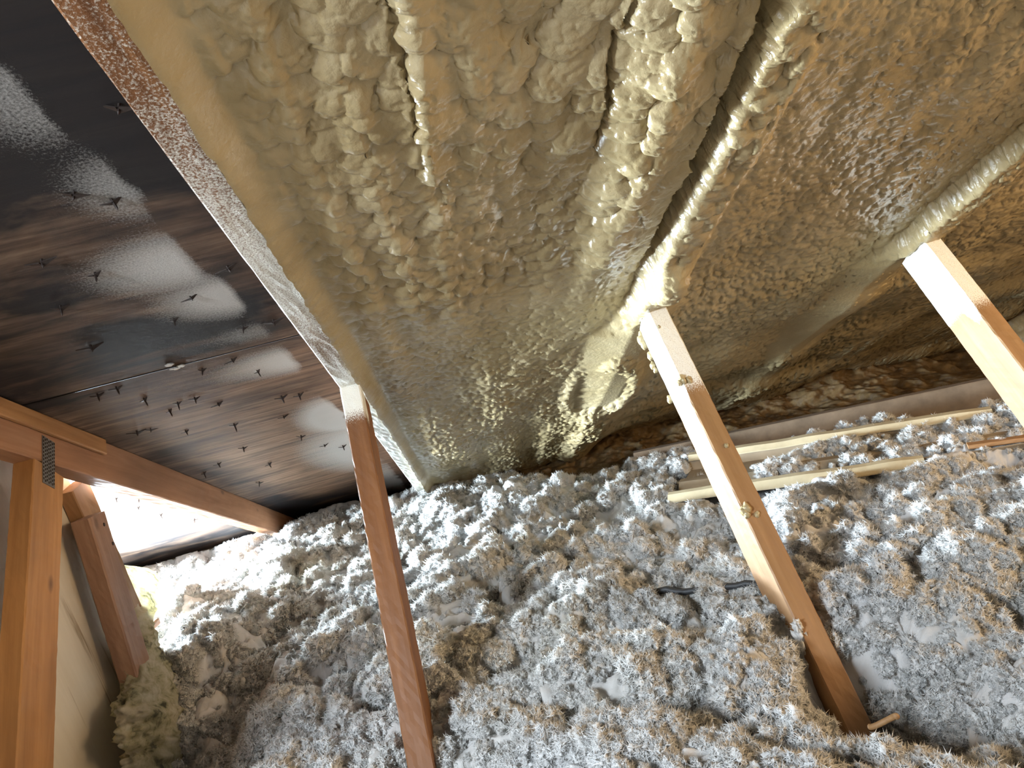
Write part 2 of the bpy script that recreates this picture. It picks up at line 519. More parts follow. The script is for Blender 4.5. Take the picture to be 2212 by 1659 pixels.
fl = boxmesh('floor', (-1.66, -1.2, -0.02), (2.45, 3.3, -0.001), M_DRYWALL); fl['kind'] = 'structure'
wf = boxmesh('wall_far', (-1.66, 3.12, 0.0), (2.45, 3.16, 0.215), M_OLD); wf['kind'] = 'structure'
wl = bpy.data.objects.new('wall_left', None); C.objects.link(wl); wl['kind'] = 'structure'
OY0, OY1, OZ0, OZ1 = 1.75, 2.37, 0.32, 0.56
def gable_piece(y0, y1, z0, z1a, z1b):
    x0, x1 = -1.60, -1.56
    V = [(x, y, z) for x in (x0, x1) for (y, z) in ((y0, z0), (y1, z0), (y1, z1b), (y0, z1a))]
    return link_mesh('gable_board', V, [(0, 1, 2, 3), (7, 6, 5, 4), (0, 4, 5, 1), (1, 5, 6, 2), (2, 6, 7, 3), (3, 7, 4, 0)], M_OLD, wl)
def roofz(y): return float(O_DECK[2] - Nv[1] / Nv[2] * (y - O_DECK[1])) - 0.002
gable_piece(-0.6, OY0, 0.0, roofz(-0.6), roofz(OY0))
gable_piece(2.74, 3.1, 0.0, roofz(2.74), roofz(3.1))
gable_piece(OY1, 2.74, 0.0, 0.24, 0.24)
gable_piece(OY0, OY1, 0.0, OZ0, OZ0)
wr = link_mesh('wall_right', [(x, y, z) for x in (2.40, 2.44) for (y, z) in ((-0.6, 0.0), (3.1, 0.0), (3.1, roofz(3.1)), (-0.6, roofz(-0.6)))],
               [(0, 1, 2, 3), (7, 6, 5, 4), (0, 4, 5, 1), (1, 5, 6, 2), (2, 6, 7, 3), (3, 7, 4, 0)], M_OLD)
wr['kind'] = 'structure'

# ------------------------------------------------------------------ TRUSSES
XL = [-0.758, -0.186, 0.424, 1.034]
WEB = [((1.341, 0.777), (1.067, 0.360)), ((1.385, 0.752), (1.005, 0.219)), ((1.335, 0.715), (0.950, 0.150)), ((1.373, 0.725), (1.010, 0.195))]
LBL = ['bare orange roof truss on the left with a metal plate where web meets rafter',
       'roof truss with the brown web nearest the dark bare plywood, rafter underside speckled with foam',
       'middle roof truss, foam buries its rafter, its web bright cream on the left side',
       'rightmost roof truss, its web leaves the picture at the right with a foam white top']


def line_yz(i):
    (y0, z0), (y1, z1) = WEB[i]
    d = np.array([y0 - y1, z0 - z1]); d /= np.linalg.norm(d)
    return np.array([y1, z1]), d


def truss(i):
    xl = XL[i]
    t = thing('roof_truss', LBL[i], 'roof truss', (xl + 0.019, 0.9, 0.0), 'roof trusses under the deck')
    p, d = line_yz(i)
    # top chord
    def sp_top(x, a, b, L):
        s = x - 0.35
        if i == 1 and b > 0.07: return 0.47 + 0.12 * math.exp(-((s - 0.85) / 0.25) ** 2) + 0.18 * float(sstep(1.05, 1.45, s)) - 0.02 * (s < 0.5)
        if i == 1: return 0.25
        return 0.0
    tc = board('top_chord', roofp(xl, -0.35, 0.0), roofp(xl, 3.35, 0.0), (1, 0, 0), 0.038, 0.0888, M_TOP0 if i == 0 else M_PINE, t, segs=150, spray=sp_top, seed=i)
    # web: from the bottom chord to the rafter, its near lower edge on the line through WEB
    def at_z(z): k = (z - p[1]) / d[1]; return p + d * k
    lo = at_z(0.085)
    # hit with the rafter underside
    def gap(k): q = p + d * k; return float((O_DECK - np.array([0, q[0], q[1]])) @ Nv) - DEPTH
    ks = np.linspace(0, 1.2, 2400); k = min(ks, key=lambda k: abs(gap(k) + 0.001)); hi = p + d * (k - 0.0)
    wd = (0, d[1], -d[0])
    g0 = float(np.linalg.norm(hi - lo))
    def sp_web(x, a, b, L):
        u = L - x
        if i == 0: return 0.0
        if i == 1: return max(0.0, 0.95 - u / 0.16) if b < 0.05 else 0
        lim = 0.235 if i == 2 else 0.22
        return (0.62 if b < 0.0015 else 1.0) * float(1 - sstep(lim * 0.7, lim * 1.25, u + (0.04 if b > 0.03 else 0)))  # camera-facing edge whitened less, its shade worked into the spray mask
    wb = board('web_board', (xl, lo[0], lo[1]), (xl, hi[0], hi[1]), (1, 0, 0), 0.038, 0.089, M_PALE if i >= 2 else (M_ORANGE if i == 0 else M_PINE), t, segs=70, spray=sp_web, seed=10 + i)
    bc = board('bottom_chord', (xl, -0.5, 0.0), (xl, 3.05, 0.0), (1, 0, 0), 0.038, 0.089, M_PINE, t, segs=30, seed=20 + i, bev=0.002)
    return t, p, d, lo, hi


TR = [truss(i) for i in range(4)]


def plate(parent, x, corners, teeth=True):
    """thin galvanized nail plate with punched slots, standing 1 mm off the wood"""
    c = [np.array(q) for q in corners]
    n = 7; mrows = 12
    V = []; F = []
    def P(u, v, h): q = (c[0] * (1 - u) + c[1] * u) * (1 - v) + (c[3] * (1 - u) + c[2] * u) * v; return (x + h, q[0], q[1])
    k = len(V)
    for (u, v) in ((0, 0), (1, 0), (1, 1), (0, 1)): V.append(P(u, v, 0))
    for (u, v) in ((0, 0), (1, 0), (1, 1), (0, 1)): V.append(P(u, v, 0.0012))
    F += [(0, 1, 2, 3), (7, 6, 5, 4), (0, 4, 5, 1), (1, 5, 6, 2), (2, 6, 7, 3), (3, 7, 4, 0)]
    o = link_mesh('gusset_plate', V, F, M_STEEL, parent)
    V = []; F = []
    for i in range(n):
        for j in range(mrows):
            u0 = (i + 0.3) / n; v0 = (j + 0.2 + 0.4 * (i % 2)) / (mrows + 0.6)
            k = len(V); du, dv = 0.4 / n, 0.5 / mrows
            for h in (0.0012, 0.0019):
                for (a, b) in ((0, 0), (du, 0), (du, dv), (0, dv)): V.append(P(u0 + a, v0 + b, h))
            F += [(k + 4, k + 5, k + 6, k + 7), (k, k + 1, k + 5, k + 4), (k + 1, k + 2, k + 6, k + 5), (k + 2, k + 3, k + 7, k + 6), (k + 3, k, k + 4, k + 7)]
    q = link_mesh('punched_slots', V, F, M_NAIL, o)
    return o


pc = [on_x(*q, -0.72)[1:] for q in ((90, 940), (117, 957), (117, 1056), (91, 1042))]
plate(TR[0][0], -0.7198, pc)
# short thicker length of the left rafter above the plate
s_end = on_roof(188, 953, 0.0)[1]
board('sister_board', roofp(-0.7195, -0.35, 0.001), roofp(-0.7195, 1.50, 0.001), (1, 0, 0), 0.010, 0.034, M_ORANGE, TR[0][0], segs=30, seed=33)
# foam beads that ran onto the middle web and its neighbours
wp = TR[2]
def bead(tri, px, py, x, r, name='foam_bead', sx=1, sy=1, sz=1, sd=0):
    q = on_x(px, py, x); return blob(name, q, r, M_FOAM, tri[0], sd, sx, sy, sz, amp=0.35)
for k, (px, py, r) in enumerate(((1387, 732, .010), (1392, 745, .007), (1405, 770, .006), (1410, 790, .006), (1416, 800, .004), (1448, 862, .006))):
    bead(wp, px, py, 0.424, r, sz=1.4, sd=k)
for k, (px, py, r) in enumerate(((1475, 823, .008), (1488, 822, .006), (1468, 828, .005), (1612, 1100, .008), (1607, 1106, .007), (1613, 1112, .006), (1636, 1112, .004), (1570, 963, .004), (1424, 706, .003))):
    p_, d_ = wp[1], wp[2]
    # on the near (camera facing) narrow side of the web
    nrm = np.array([0, -d_[1], d_[0]]); r_ = ray(px, py); kk = ((np.array([0, p_[0], p_[1]]) - CAM) @ nrm) / (r_ @ nrm)
    blob('foam_bead', CAM + r_ * kk, r, M_FOAM, wp[0], 40 + k, 1, 0.9, 1.2, amp=0.45)

for k, (px, py, r, sz) in enumerate(((1722, 1352, .007, 1.2), (1730, 1385, .010, 1.8), (1722, 1405, .007, 1.6), (1735, 1425, .008, 2.2), (1738, 1450, .007, 1.8), (1690, 1352, .006, 1.0))):
    q = on_x(px, py, 0.423); blob('stuck_fibre', q, r, M_TUFT, TR[2][0], 70 + k, 0.8, 1, sz, (14, 20), 0.9, 4.0)
for k, (px, py, r) in enumerate(((366, 787, .006), (380, 795, .005), (392, 789, .006), (372, 796, .004))):
    x_, s_ = on_roof(px, py, 0.002); blob('foam_crumb', roofp(x_, s_, 0.003), r, M_FOAMW, ceiling, 90 + k, 1.3, 0.9, 0.5)

# ------------------------------------------------------------------ SPRAY FOAM under the deck
END = sorted([on_roof(px, py, 0.06) for (px, py) in ((930, 1066), (1000, 1062), (1100, 1015), (1200, 990), (1280, 957), (1450, 905), (1600, 872), (1800, 800), (2000, 765), (2212, 655))])
EX = np.array([e[0] for e in END]); ES = np.array([min(e[1], 2.96) for e in END])


def s_end_at(x):
    return np.interp(x, EX, ES) + 0.05 * vn(x * 7, x * 0, 3) + 0.02 * vn(x * 31, x * 0, 4)


def window(x, a, b, wa, wb):
    return sstep(a - wa, a, x) * (1 - sstep(b, b + wb, x))


def foam_surface():
    n_s = 640; n_x = 640
    u = np.linspace(0, 1, n_s)
    srow = 0.36 * (3.02 / 0.36) ** (u ** 1.0)          # geometric steps: fine near, coarse far
    v = np.linspace(0, 1, n_x)
    X = np.empty((n_s, n_x)); S = np.empty((n_s, n_x))
    for i, s in enumerate(srow):
        x1 = min(2.38, 0.62 + 0.98 * s) if s < 2.0 else 2.38
        X[i] = -0.1505 + (x1 + 0.1505) * v
        S[i] = s
    se = s_end_at(X); S = np.minimum(S, 10)
    S = 0.36 + (S - 0.36) * (se - 0.36) / (3.02 - 0.36)
    uu = X + 0.1505
    # slow thickness changes and passes of the spray gun that run down the slope
    wob = 0.035 * vn(S * 3.1, X * 1.5, 60) + 0.012 * vn(S * 9, X * 4, 61)
    xw = X + wob
    low = 0.014 * fbm(xw * 5, S * 3.2, 11, 3)
    passes = 0.009 * vn(xw * 13, S * 1.3, 21) + 0.006 * vn(xw * 27, S * 2.6, 22)
    T = 0.066 + low + passes * (1 - 0.35 * sstep(1.2, 1.7, S))
    # left border: level with the rafter underside, smooth strip, then rope-like ridges
    band = 1 - sstep(0.0, 0.036, uu)
    T = T * (1 - band) + (0.0915 - 0.10 * uu + 0.004 * vn(S * 7, X * 6, 95)) * band
    ropes = 0.0035 * (1 + 1.4 * vn(X * 9, S * 5, 62)) * np.cos((uu + 0.3 * wob - 0.085) * 2 * PI / 0.062) * window(uu, 0.055, 0.20, 0.02, 0.10) * (1 - sstep(0.9, 1.5, S))
    T += ropes
    # buried rafters
    for (xc, hi_, s0) in ((0.443, 0.108, 1.30), (1.053, 0.104, 1.34)):
        past = sstep(s0 - 0.03, s0 + 0.12, S)
        xx = X - xc + 0.006 * vn(S * 5, X * 0, 31)
        fin = window(xx, -0.022, 0.020, 0.012 + 0.05 * past, 0.060 + 0.05 * past)
        top = hi_ + 0.004 * vn(S * 16, X * 0, 32) - 0.018 * past
        T = T * (1 - fin) + np.maximum(T, top) * fin
        if xc < 0.6:
            T -= 0.045 * np.exp(-((xx + 0.040) / 0.006) ** 2) * (1 - sstep(0.95, 1.12, S)) * (0.75 + 0.5 * vn(S * 22, X * 0, 33))
            T += 0.030 * window(xx, -0.12, -0.052, 0.07, 0.008) * (1 - sstep(0.95, 1.25, S))
    # long slits between passes
    T -= 0.012 * np.exp(-((X - 0.050 - 0.016 * vn(S * 14, X * 0, 35) - 0.003 * vn(S * 30, X * 0, 38)) / 0.0035) ** 2) * (1 - sstep(0.62, 0.72, S)) * (0.45 + 1.1 * np.abs(vn(S * 9, X * 0, 37)) * 2)
    T += 0.005 * window(X, 0.060, 0.14, 0.012, 0.06) * (1 - sstep(0.6, 0.95, S))
    T -= 0.020 * np.exp(-((X - 0.262 - 0.016 * vn(S * 12, X * 0, 36) - 0.006 * vn(S * 45, X * 0, 34)) / 0.004) ** 2) * (1 - sstep(0.60, 0.85, S))
    # bulge towards the eave and a hollow beside the middle web
    T += 0.022 * sstep(1.6, 2.5, S) * (0.6 + 0.8 * vn(X * 5, S * 4, 39))
    cx, cs = on_roof(1290, 815, 0.06)
    rr = np.sqrt(((X - cx) / 0.075) ** 2 + ((S - cs) / 0.20) ** 2)
    T += 0.014 * np.exp(-((rr - 1.15) / 0.28) ** 2) - 0.012 * np.exp(-(rr / 0.8) ** 2)
    lx, ls = on_roof(1445, 600, 0.10)
    T += 0.030 * np.exp(-(((X - lx) / 0.035) ** 2 + ((S - ls) / 0.06) ** 2) ** 2)
    # lumps: three sizes, blended by slow masks
    wx = X + 0.006 * fbm(X * 40, S * 40, 71, 2); ws = S + 0.006 * fbm(X * 40 + 9, S * 40, 72, 2)
    big = pillows(wx / 0.034, ws / 0.038, 101); mid = pillows(wx / 0.020, ws / 0.023, 111); sml = pillows(wx / 0.0115, ws / 0.014, 121)
    kbig = window(X, 0.06, 0.40, 0.03, 0.02) * (1 - sstep(0.55, 1.05, S + 0.5 * vn(X * 6, S * 5, 81)))
    kbig = np.maximum(kbig, 0.8 * window(X, 0.27, 0.40, 0.03, 0.01) * (1 - sstep(0.9, 1.25, S)))
    ksml = np.clip(sstep(0.95, 1.7, S + 0.7 * vn(X * 4, S * 3, 82)) + sstep(0.50, 0.60, X) * (0.62 + 0.9 * vn(X * 7, S * 5, 84)), 0, 1) * (1 - kbig)
    kmid = np.clip(1 - kbig - ksml, 0, 1)
    calm = sstep(0.022, 0.050, uu) * (0.55 + 0.45 * sstep(-0.2, 0.15, vn(X * 5 + 3, S * 3.2, 83)))
    calm = calm * (1 - 0.15 * sstep(0.45, 0.6, X))
    lump = (0.0165 * kbig * big + 0.0130 * kmid * mid + 0.0100 * ksml * sml)
    fine = 0.0024 * pillows(wx / 0.0062, ws / 0.0075, 131)
    calm_r = calm * (1 - 0.4 * np.exp(-((X - 0.51) / 0.04) ** 2))
    hgt = lump * calm_r + fine * sstep(0.02, 0.06, uu) * (0.35 + 0.65 * calm)
    T = T + hgt - 0.004 * calm
    for xc in (0.443, 1.053):
        T = np.maximum(T, 0.0945 - (6.0 - 5.7 * sstep(1.25, 1.45, S)) * np.maximum(np.abs(X - xc) - 0.022, 0))
    T = T + 0.014 * sstep(1.25, 1.65, S) * sstep(0.02, 0.10, uu)
    T = T + 0.050 * vn(X * 1.6 + 2.0, S * 7.0 - X * 1.5, 45) * sstep(1.35, 1.7, S) * sstep(0.35, 0.6, X)
    # rounded lip at the eave end
    e = np.clip((se - S) / 0.11, 0, 1); lip = np.sqrt(np.maximum(1 - (1 - e) ** 2, 0))
    T = T * lip
    T = np.maximum(T, 0.001)
    S2 = S + 0.9 * (lump * calm_r) * lip
    X2 = X - 0.45 * (lump * calm_r) * lip * sstep(0.03, 0.08, uu) - 0.004 * (vn(S * 30, X * 0, 91) + 0.6 * vn(S * 90, X * 0, 92)) * band
    steep = np.clip(np.abs(np.gradient(T, axis=1) / np.maximum(np.gradient(X, axis=1), 1e-6)) / 1.5, 0, 1) * sstep(0.06, 0.12, uu) * lip
    X2 -= steep * (0.010 * (pillows(S / 0.017 + X * 20, T / 0.017 + 5.3, 141) - 0.2) + 0.005 * pillows(S / 0.008 + X * 30, T / 0.008, 151))
    P = O_DECK + X2[..., None] * np.array([1, 0, 0]) + S2[..., None] * Rv - T[..., None] * Nv
    V = P.reshape(-1, 3)
    F = grid_faces(n_s, n_x)
    return V, F


V, F = foam_surface()
foam = link_mesh('spray_foam', V, F, M_FOAM, None, None, True)
foam['kind'] = 'stuff'
foam['label'] = 'lumpy yellowish spray foam coating the underside of the roof over most of the picture'
foam['category'] = 'spray foam'

# ------------------------------------------------------------------ LOOSE INSULATION on the floor
MOUND = [(-0.95, 2.05, 0.30, 0.35, 0.03), (0.35, 1.02, 0.16, 0.12, 0.02), (-0.30, 1.02, 0.16, 0.12, 0.02), (1.05, 1.15, 0.25, 0.22, 0.045), (0.86, 0.80, 0.2, 0.15, 0.03), (0.10, 0.86, 0.14, 0.10, 0.03),
         (-0.62, 2.75, 0.30, 0.20, 0.03), (0.0, 2.7, 0.3, 0.2, 0.03), (-0.48, 2.4, 0.12, 0.1, 0.03), (0.455, 0.86, 0.085, 0.13, -0.25), (-0.17, 0.90, 0.13, 0.14, -0.13), (0.8, 1.85, 0.45, 0.28, -0.02), (0.3, 2.75, 0.25, 0.15, -0.03)]


def bed_z(x, y):
    z = 0.230 + 0.07 * fbm(x * 2.6, y * 2.6, 201, 3)
    for (cx, cy, a, b, k) in MOUND: z = z + k * np.exp(-(((x - cx) / a) ** 2 + ((y - cy) / b) ** 2))
    z = z - 0.15 * sstep(0.44, 0.60, -x) * (1 - sstep(1.30, 1.75, y))
    z = z - 0.075 * sstep(0.75, 1.15, x) * sstep(1.75, 2.1, y) - 0.05 * sstep(0.15, 0.6, x) * sstep(2.3, 2.6, y)
    z = z - 0.15 * sstep(0.80, 1.2, -x) * (1 - sstep(2.6, 2.95, y))
    return z


def bed_full(X, Y):
    Z = bed_z(X, Y)
    wx = X + 0.02 * fbm(X * 20, Y * 20, 205, 3); wy = Y + 0.02 * fbm(X * 20 + 7, Y * 20, 206, 3)
    Z = Z + 0.066 * pillows(wx / 0.14, wy / 0.11, 211) - 0.010 + 0.026 * pillows(wx / 0.055, wy / 0.055, 212) + 0.007 * pillows(wx / 0.022, wy / 0.022, 213) - 0.02
    Z = Z + 0.011 * fbm(X * 60, Y * 60, 214, 4, 0.7) - 0.02
    return np.minimum(Z, O_DECK[2] - math.tan(TH) * (Y - O_DECK[1]) - 0.02)


def bed():
    ny, nx = 620, 760
    v = np.linspace(0, 1, ny); yr = 0.50 * (3.08 / 0.50) ** v
    Y = np.repeat(yr[:, None], nx, 1)
    uu = np.linspace(-1, 1, nx)
    x0 = np.maximum(-1.55, -0.45 - 0.95 * yr); x1 = np.minimum(2.38, 0.45 + 1.05 * yr)
    X = x0[:, None] + (x1 - x0)[:, None] * (uu[None, :] * 0.5 + 0.5)
    Z = bed_full(X, Y)
    X2 = X + 0.018 * fbm(X * 26, Y * 26, 221, 3, 0.5); Y2 = Y + 0.018 * fbm(X * 26, Y * 26, 222, 3, 0.5)
    hole = np.exp(-(((X - 0.445) / 0.05) ** 2 + ((Y - 0.93) / 0.05) ** 2))
    return np.stack([X2, Y2, Z], -1).reshape(-1, 3), grid_faces(ny, nx)


V, F = bed()
bedo = link_mesh('loose_fill_insulation', V, F[:, ::-1], M_WHITE, None, None, True)
bedo['kind'] = 'stuff'
bedo['label'] = 'fluffy white loose fill insulation heaped over the attic floor'
bedo['category'] = 'insulation'


def tufts(name, pts, scl, parent, m, nvar=7, amp=(1.2, 0.85, 0.50), flat=1.0):
    rng = np.random.RandomState(5)
    n = len(pts)
    me = bpy.data.meshes.new(name); me.vertices.add(n); me.vertices.foreach_set('co', pts.astype(np.float32).ravel())
    a = me.attributes.new('rot', 'FLOAT_VECTOR', 'POINT'); a.data.foreach_set('vector', rng.uniform(0, 6.28, n * 3).astype(np.float32))
    a = me.attributes.new('scl', 'FLOAT', 'POINT'); a.data.foreach_set('value', scl.astype(np.float32))
    a = me.attributes.new('pick', 'INT', 'POINT'); a.data.foreach_set('value', rng.randint(0, nvar, n).astype(np.int32))
    me.update()
    o = bpy.data.objects.new(name, me); C.objects.link(o); me.materials.append(m)
    g = bpy.data.node_groups.new(name, 'GeometryNodeTree')
    g.interface.new_socket('Geometry', in_out='INPUT', socket_type='NodeSocketGeometry')
    g.interface.new_socket('Geometry', in_out='OUTPUT', socket_type='NodeSocketGeometry')
    gi = g.nodes.new('NodeGroupInput'); go = g.nodes.new('NodeGroupOutput'); L = g.links
    join = g.nodes.new('GeometryNodeJoinGeometry')
    for i in range(nvar):
        ico = g.nodes.new('GeometryNodeMeshIcoSphere'); ico.inputs['Radius'].default_value = 1.0; ico.inputs['Subdivisions'].default_value = 5
        sp = g.nodes.new('GeometryNodeSetPosition'); pos = g.nodes.new('GeometryNodeInputPosition')
        add = g.nodes.new('ShaderNodeVectorMath'); add.operation = 'ADD'; add.inputs[1].default_value = (i * 7.3, i * 3.1, -i * 5.7)
        L.new(pos.outputs[0], add.inputs[0])
        acc = None
        for (sc_, am) in zip((1.0, 2.6, 7.5), amp):
            nz = g.nodes.new('ShaderNodeTexNoise'); nz.inputs['Scale'].default_value = sc_; nz.inputs['Detail'].default_value = 3.0
            L.new(add.outputs[0], nz.inputs['Vector'])
            sb = g.nodes.new('ShaderNodeVectorMath'); sb.operation = 'SUBTRACT'; sb.inputs[1].default_value = (0.5, 0.5, 0.5)
            L.new(nz.outputs['Color'], sb.inputs[0])
            ml = g.nodes.new('ShaderNodeVectorMath'); ml.operation = 'SCALE'; ml.inputs['Scale'].default_value = am * 2
            L.new(sb.outputs[0], ml.inputs[0])
            if acc is None: acc = ml.outputs[0]
            else:
                ad = g.nodes.new('ShaderNodeVectorMath'); ad.operation = 'ADD'; L.new(acc, ad.inputs[0]); L.new(ml.outputs[0], ad.inputs[1]); acc = ad.outputs[0]
        L.new(ico.outputs['Mesh'], sp.inputs['Geometry']); L.new(acc, sp.inputs['Offset'])
        # fine fibres standing off the tuft
        dp = g.nodes.new('GeometryNodeDistributePointsOnFaces'); dp.inputs['Density'].default_value = 20.0; dp.inputs['Seed'].default_value = i
        L.new(sp.outputs[0], dp.inputs['Mesh'])
        co = g.nodes.new('GeometryNodeMeshCone'); co.inputs['Vertices'].default_value = 3; co.inputs['Radius Bottom'].default_value = 0.035; co.inputs['Depth'].default_value = 0.6; co.fill_type = 'NONE'
        ij = g.nodes.new('GeometryNodeInstanceOnPoints'); L.new(dp.outputs['Points'], ij.inputs['Points']); L.new(co.outputs['Mesh'], ij.inputs['Instance'])
        rv = g.nodes.new('FunctionNodeRandomValue'); rv.data_type = 'FLOAT_VECTOR'; rv.inputs[0].default_value = (-0.8, -0.8, -0.8); rv.inputs[1].default_value = (0.8, 0.8, 0.8)
        rr2 = g.nodes.new('FunctionNodeRotateRotation'); rr2.rotation_space = 'LOCAL'; e2 = g.nodes.new('FunctionNodeEulerToRotation'); L.new(rv.outputs[0], e2.inputs[0])
        L.new(dp.outputs['Rotation'], rr2.inputs[0]); L.new(e2.outputs[0], rr2.inputs[1]); L.new(rr2.outputs[0], ij.inputs['Rotation'])
        rz = g.nodes.new('GeometryNodeRealizeInstances'); L.new(ij.outputs[0], rz.inputs[0])
        jj = g.nodes.new('GeometryNodeJoinGeometry'); L.new(sp.outputs[0], jj.inputs[0]); L.new(rz.outputs[0], jj.inputs[0])
        sm = g.nodes.new('GeometryNodeSetMaterial'); sm.inputs['Material'].default_value = m
        L.new(jj.outputs[0], sm.inputs['Geometry'])
        ss = g.nodes.new('GeometryNodeSetShadeSmooth'); L.new(sm.outputs[0], ss.inputs[0])
        gti = g.nodes.new('GeometryNodeGeometryToInstance'); L.new(ss.outputs[0], gti.inputs[0]); L.new(gti.outputs[0], join.inputs[0])
    iop = g.nodes.new('GeometryNodeInstanceOnPoints'); iop.inputs['Pick Instance'].default_value = True
    L.new(gi.outputs[0], iop.inputs['Points']); L.new(join.outputs[0], iop.inputs['Instance'])
    def na(nm, dt):
        q = g.nodes.new('GeometryNodeInputNamedAttribute'); q.data_type = dt; q.inputs['Name'].default_value = nm; return q.outputs[0]
    L.new(na('pick', 'INT'), iop.inputs['Instance Index'])
    e2r = g.nodes.new('FunctionNodeEulerToRotation'); L.new(na('rot', 'FLOAT_VECTOR'), e2r.inputs[0]); L.new(e2r.outputs[0], iop.inputs['Rotation'])
    L.new(na('scl', 'FLOAT'), iop.inputs['Scale'])
    L.new(iop.outputs[0], go.inputs[0])
    md = o.modifiers.new('tufts', 'NODES'); md.node_group = g
    o.parent = parent
    o['kind'] = 'stuff'
    return o


rng = np.random.RandomState(11)
n = 22000
yy = 0.56 * (3.0 / 0.56) ** rng.uniform(0, 1, n)
xx = rng.uniform(-1, 1, n) * 1.0
xx = np.where(xx < 0, xx * np.minimum(0.35 + 0.75 * yy, 1.5), xx * np.minimum(0.40 + 0.85 * yy, 2.3))
keep = ~((np.abs(xx - 0.443) < 0.045) & (yy < 1.02) & (yy > 0.74))
# the vent trough keeps its floor visible
tr0 = on_z(1446, 1075, 0.25); tr1 = on_z(1928, 1008, 0.25); ta = on_z(1593, 978, 0.25)
tdir = (tr1 - tr0)[:2]; tdir /= np.linalg.norm(tdir); tn = np.array([-tdir[1], tdir[0]])
if ((ta - tr0)[:2]) @ tn < 0: tn = -tn
q1 = (xx - tr0[0]) * tdir[0] + (yy - tr0[1]) * tdir[1]; q2 = (xx - tr0[0]) * tn[0] + (yy - tr0[1]) * tn[1]
dens = vn(xx * 5, yy * 5, 301)
keep &= ~((q1 > -0.02) & (q1 < 1.0) & (q2 > -0.05) & (q2 < 0.37) & (dens < 0.04))
xx, yy = xx[keep], yy[keep]
sc_ = (0.0035 + 0.017 * rng.uniform(0, 1, len(xx)) ** 3) * (0.75 + 0.25 * yy)
zz = bed_full(xx, yy) + sc_ * rng.uniform(-0.6, 0.5, len(xx))
zz = np.minimum(zz, O_DECK[2] - math.tan(TH) * yy - 0.03)
# a little more fluff thrown over the vent, the lath and the eave board
ne = 1500
ex = rng.uniform(0.45, 1.75, ne); ev = rng.uniform(0, 1, ne)
e0_ = on_z(1446, 1075, 0.25); ln = (ex - tr0[0]) / tdir[0]
ey = tr0[1] + ln * tdir[1] + rng.uniform(-0.02, 0.62, ne)
ek = (vn(ex * 6, ey * 6, 311) > 0.12 - 0.35 * sstep(0.95, 1.15, ex)) & (ey < 2.6)
ex, ey = ex[ek], ey[ek]
es = 0.0045 + 0.016 * rng.uniform(0, 1, len(ex)) ** 2.5
ez = np.maximum(bed_full(ex, ey), 0.236) + es * 0.3
xx = np.concatenate([xx, ex]); yy = np.concatenate([yy, ey]); zz = np.concatenate([zz, ez]); sc_ = np.concatenate([sc_, es])
tufts('fibre_tufts', np.stack([xx, yy, zz], 1), sc_, bedo, M_TUFT)

# ------------------------------------------------------------------ brown debris / old batt between foam and floor
def debris():
    nx, nt = 420, 90
    xs = np.linspace(0.10, 2.36, nx); t = np.linspace(0, 1, nt)
    X, Tt = np.meshgrid(xs, t, indexing='ij')
    se = s_end_at(X) - 0.06
    P0y = O_DECK[1] + se * Rv[1] - 0.035 * Nv[1]; P0z = O_DECK[2] + se * Rv[2] - 0.035 * Nv[2]
    P1y = 2.42 - 0.28 * sstep(1.2, 2.2, X); P1z = 0.20 + 0 * X
    Y = P0y * (1 - Tt) + P1y * Tt; Z = P0z * (1 - Tt) + P1z * Tt
    sag = 0.10 * np.sin(PI * Tt)
    Y = Y + sag * 0.8; Z = Z - sag * 0.25
    nzz = 0.05 * fbm(X * 9, Tt * 3, 401, 4, 0.6) + 0.012 * pillows(X / 0.03, Tt * 12, 402)
    Y = Y - nzz; Z = Z + 0.5 * nzz
    Z = np.minimum(Z, O_DECK[2] - math.tan(TH) * (Y - O_DECK[1]) - 0.012)
    return np.stack([X, Y, Z], -1).reshape(-1, 3), grid_faces(nx, nt)


V, F = debris()
db = link_mesh('old_batt_insulation', V, F, M_DEBRIS, None, None, True)
db['kind'] = 'stuff'; db['category'] = 'insulation'
db['label'] = 'brown dusty old insulation packed into the eave below the foam on the right'

# beam along the eave
pb0 = on_z(1398, 966, 0.268); pb1 = on_z(1990, 857, 0.250)
t = thing('wall_plate_board', 'dark brown board along the eave, half hidden behind the insulation', 'board', (pb0[0], pb0[1], 0.17))
board('board', (pb0[0] - 0.05, pb0[1], 0.18), (pb1[0] + 0.35, pb1[1] - 0.12, 0.18), (0, 0, 1), 0.088, 0.038, M_DUSTY, t, segs=30, seed=51)

# rafter vent trough lying in the insulation
def strip_loop(name, a, b, wdir, prof, m, parent, segs=40, seed=0, wave=0.004, th=0.003):
    a = np.array(a); b = np.array(b); wdir = np.array(wdir, float)
    V = []; F = []; n = len(prof)
    for i in range(segs + 1):
        u = i / segs; c = a * (1 - u) + b * u
        for sgn in (0, 1):
            for (w_, h_) in prof:
                dz = wave * float(vn(np.array(u * 9.0), np.array(w_ * 20.0), seed))
                V.append(tuple(c + wdir * w_ + np.array([0, 0, h_ + dz - sgn * th])))
    st = 2 * n
    for i in range(segs):
        for j in range(n - 1):
            k = i * st + j; F.append((k, k + 1, k + 1 + st, k + st)); k2 = k + n; F.append((k2 + st, k2 + 1 + st, k2 + 1, k2))
        for j, d_ in ((0, 1), (n - 1, -1)):
            k = i * st + j; F.append((k, k + st, k + st + n, k + n))
    for i in (0, segs):
        for j in range(n - 1): k = i * st + j; F.append((k, k + n, k + n + 1, k + 1))
    return link_mesh(name, V, F, m, parent)


